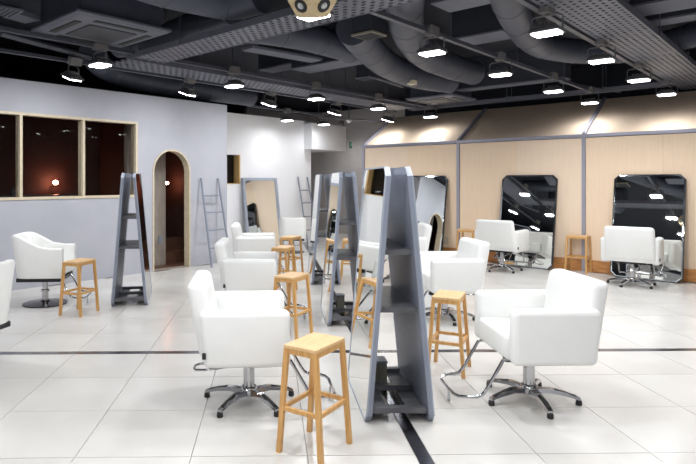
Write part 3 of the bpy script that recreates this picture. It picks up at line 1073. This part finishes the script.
def round_duct(pts, r, label, step=.6):
    path = smooth_path(pts)
    t = thing('round_duct', label, 'air duct', path[0])
    o0 = path[0]
    path = [p - o0 for p in path]
    MB().tube(path, r, 24).build('duct_pipe', 'duct', t, True)
    acc, last = .15, path[0]
    for i in range(1, len(path) - 1):
        acc += (path[i] - last).length
        last = path[i]
        if acc > step:
            acc = 0
            d = (path[i + 1] - path[i - 1]).normalized() * .012
            MB().tube([path[i] - d, path[i], path[i] + d], [r + .001, r + .006, r + .001], 24, False).build('joint_band', 'duct', t, True)
    return t


D = lambda pts, z=3.1: [P(a, b, z) for a, b in pts]
round_duct(D([(402, -40), (404, -5), (408, 30), (424, 54), (450, 66), (474, 73)]), .185, 'round grey duct bending down right of the square outlet box')
round_duct(D([(353, 28), (368, 48), (388, 65), (415, 76), (450, 82)], 3.05), .185, 'round dark grey duct curving below the bent one in the centre')
round_duct(D([(243, 27), (265, 29), (300, 35), (330, 43), (352, 50)], 3.12), .17, 'round grey duct running behind the perforated tray at the speaker')
round_duct(D([(120, -28), (160, -14), (200, -4), (232, 1), (262, -6)], 3.1), .17, 'round grey duct at the top left edge of the photo')
round_duct(D([(118, 47), (150, 41), (190, 26), (232, 12)], 3.18), .14, 'round dark duct between the air conditioner and the perforated tray')
round_duct(D([(496, -40), (506, -8), (516, 18), (532, 40), (552, 48), (590, 52), (640, 50)], 3.1), .155, 'round grey duct bending in the upper right beside the nearest right lamps')
round_duct([LW(-3.9, -.55, 3.12), LW(-3.3, .15, 3.08), LW(-2.6, .30, 3.02), LW(-1.6, .30, 3.0), LW(-.2, .30, 3.0)], .17, 'round grey duct running along the top of the lilac wall')
round_duct(D([(650, 46), (690, 36), (740, 22)], 3.1), .14, 'round dark duct at the upper right edge of the photo')


def cassette(pc, z, side, label):
    t = thing('air_conditioner', label, 'air conditioner', (pc.x, pc.y, z), R(45))
    h = side / 2
    mb = MB()
    # panel with rim and opening
    ring = [(h, 0), (h - .02, -.02), (h - .26, -.028)]
    vs = []
    for q, zz in ((h, .02), (h, 0), (h - .03, -.02), (h * .52, -.024)):
        vs += [(-q, -q, zz), (q, -q, zz), (q, q, zz), (-q, q, zz)]
    fs = [(0, 1, 2, 3)]
    for i in range(3):
        for k in range(4):
            fs.append((i * 4 + k, i * 4 + (k + 1) % 4, i * 4 + 4 + (k + 1) % 4, i * 4 + 4 + k))
    fs.append((12, 13, 14, 15))
    mb.add(vs, fs)
    mb.build('cover_panel', 'ac', t)
    MB().rbox((0, 0, -.029), (h * 1.02, h * 1.02, .010), .003, 1).build('intake_grille', 'acgrille', t)
    for k in range(4):
        a = k * math.pi / 2
        m = Matrix.Rotation(a, 3, 'Z')
        MB().box(m @ Vector((h * .76, 0, -.0235)), (.06, h * 1.1, .010), M4=m).build('air_outlet', 'rubber', t)
    MB().box((0, 0, .02 + (CE - z - .02) / 2), (side * .86, side * .86, CE - z - .022)).build('casing', 'duct', t)
    return t


cassette(Vector((-1.67, 5.70, 0)), 2.90, .98, 'square ceiling air conditioner with dark body at the upper left')
cassette(P(441, 99.5, 2.87), 2.87, .90, 'square ceiling air conditioner farther back above the veneer roof')


def outlet_box(p, side, label, fm='ac'):
    t = thing('air_outlet_box', label, 'air outlet', p, R(45))
    MB().box((0, 0, (CE - p.z) / 2 + .01), (side, side, CE - p.z - .02)).build('box_body', 'beam', t)
    MB().box((0, 0, -.004), (side + .03, side + .03, .02)).build('flange', fm, t)
    mb = MB()
    for k in range(6):
        mb.box((-side / 2 + side * (k + .5) / 6, 0, -.018), (.012, side - .01, .008))
    mb.build('grille', 'acgrille', t)


outlet_box(P(369, 35, 2.93), .235, 'square air outlet box hanging right of the wooden speaker', 'flange')
outlet_box(P(366, 78, 2.93), .20, 'smaller dark air outlet box below the middle duct')
outlet_box(P(2, 10, 2.93), .24, 'grey air outlet box in the upper left corner of the photo')
t = thing('emergency_light', 'small yellowish emergency light box hanging left of the far air conditioner', 'light', P(412, 84.5, 2.86), R(45))
MB().rbox((0, 0, .03), (.11, .11, .06), .005, 1).build('housing', 'cream', t)
MB().tube([(0, 0, .06), (0, 0, .10)], .01, 6).build('stem', 'track', t)
t = thing('dome_sensor', 'small white dome sensor hanging before the white bulkhead', 'sensor', P(349, 121.5, 2.72))
MB().lathe([(.01, -.035), (.05, -.01), (.07, .03), (.07, .05)], 16).build('dome', 'wallwhite', t, True)
MB().tube([(0, 0, .05), (0, 0, CE - 2.72)], .012, 6).build('stem', 'track', t)

# ---- dodecahedral wooden speaker
phi = (1 + 5 ** .5) / 2
vs = [Vector((a, b, c)) for a in (-1, 1) for b in (-1, 1) for c in (-1, 1)]
for a in (-1, 1):
    for b in (-1, 1):
        vs += [Vector((0, a / phi, b * phi)), Vector((a / phi, b * phi, 0)), Vector((a * phi, 0, b / phi))]
RS = .178
pos = P(313, 6, 2.60)
pos = Vector((.285, 3.85, 2.672))
t = thing('wooden_speaker', 'many-sided birch wooden speaker hanging at the top centre', 'speaker', pos)
toc = math.atan2(-pos.x, pos.y)
rot = Matrix.Rotation(toc, 3, 'Z') @ Matrix.Rotation(R(50), 3, 'X')
bm = bmesh.new()
for v in vs:
    bm.verts.new(rot @ Matrix.Rotation(R(90), 3, 'Y') @ (v / math.sqrt(3) * RS))
bmesh.ops.convex_hull(bm, input=bm.verts[:])
bmesh.ops.dissolve_limit(bm, angle_limit=R(5), verts=bm.verts[:], edges=bm.edges[:])
bm.normal_update()
faces = [(f.calc_center_median().copy(), f.normal.copy()) for f in bm.faces]
bmesh.ops.bevel(bm, geom=bm.edges[:], offset=.004, segments=2, affect='EDGES')
me = bpy.data.meshes.new('cabinet')
bm.to_mesh(me)
bm.free()
me.materials.append(M['birch'])
link('cabinet', me, t)
for c_, n_ in faces:
    if n_.dot(c_) < 0: n_ = -n_
    if n_.z < -.9: continue
    m = n_.to_track_quat('Z', 'Y').to_matrix()
    mb = MB().lathe([(.048, -.002), (.048, .006), (.026, .008), (.024, .002), (.0235, -.002)], 24)
    mb.v = [m @ v + c_ for v in mb.v]
    d = mb.build('driver_ring', 'rubber', t, True)
    mb = MB().lathe([(.0232, .002), (.022, .009), (.012, .004), (.010, .010), (.003, .013)], 20)
    mb.v = [m @ v + c_ for v in mb.v]
    mb.build('driver_cone', 'cone', d, True)
MB().tube([(0, 0, RS * .85), (0, 0, CE - pos.z)], .009, 8).build('hanger_rod', 'track', t)
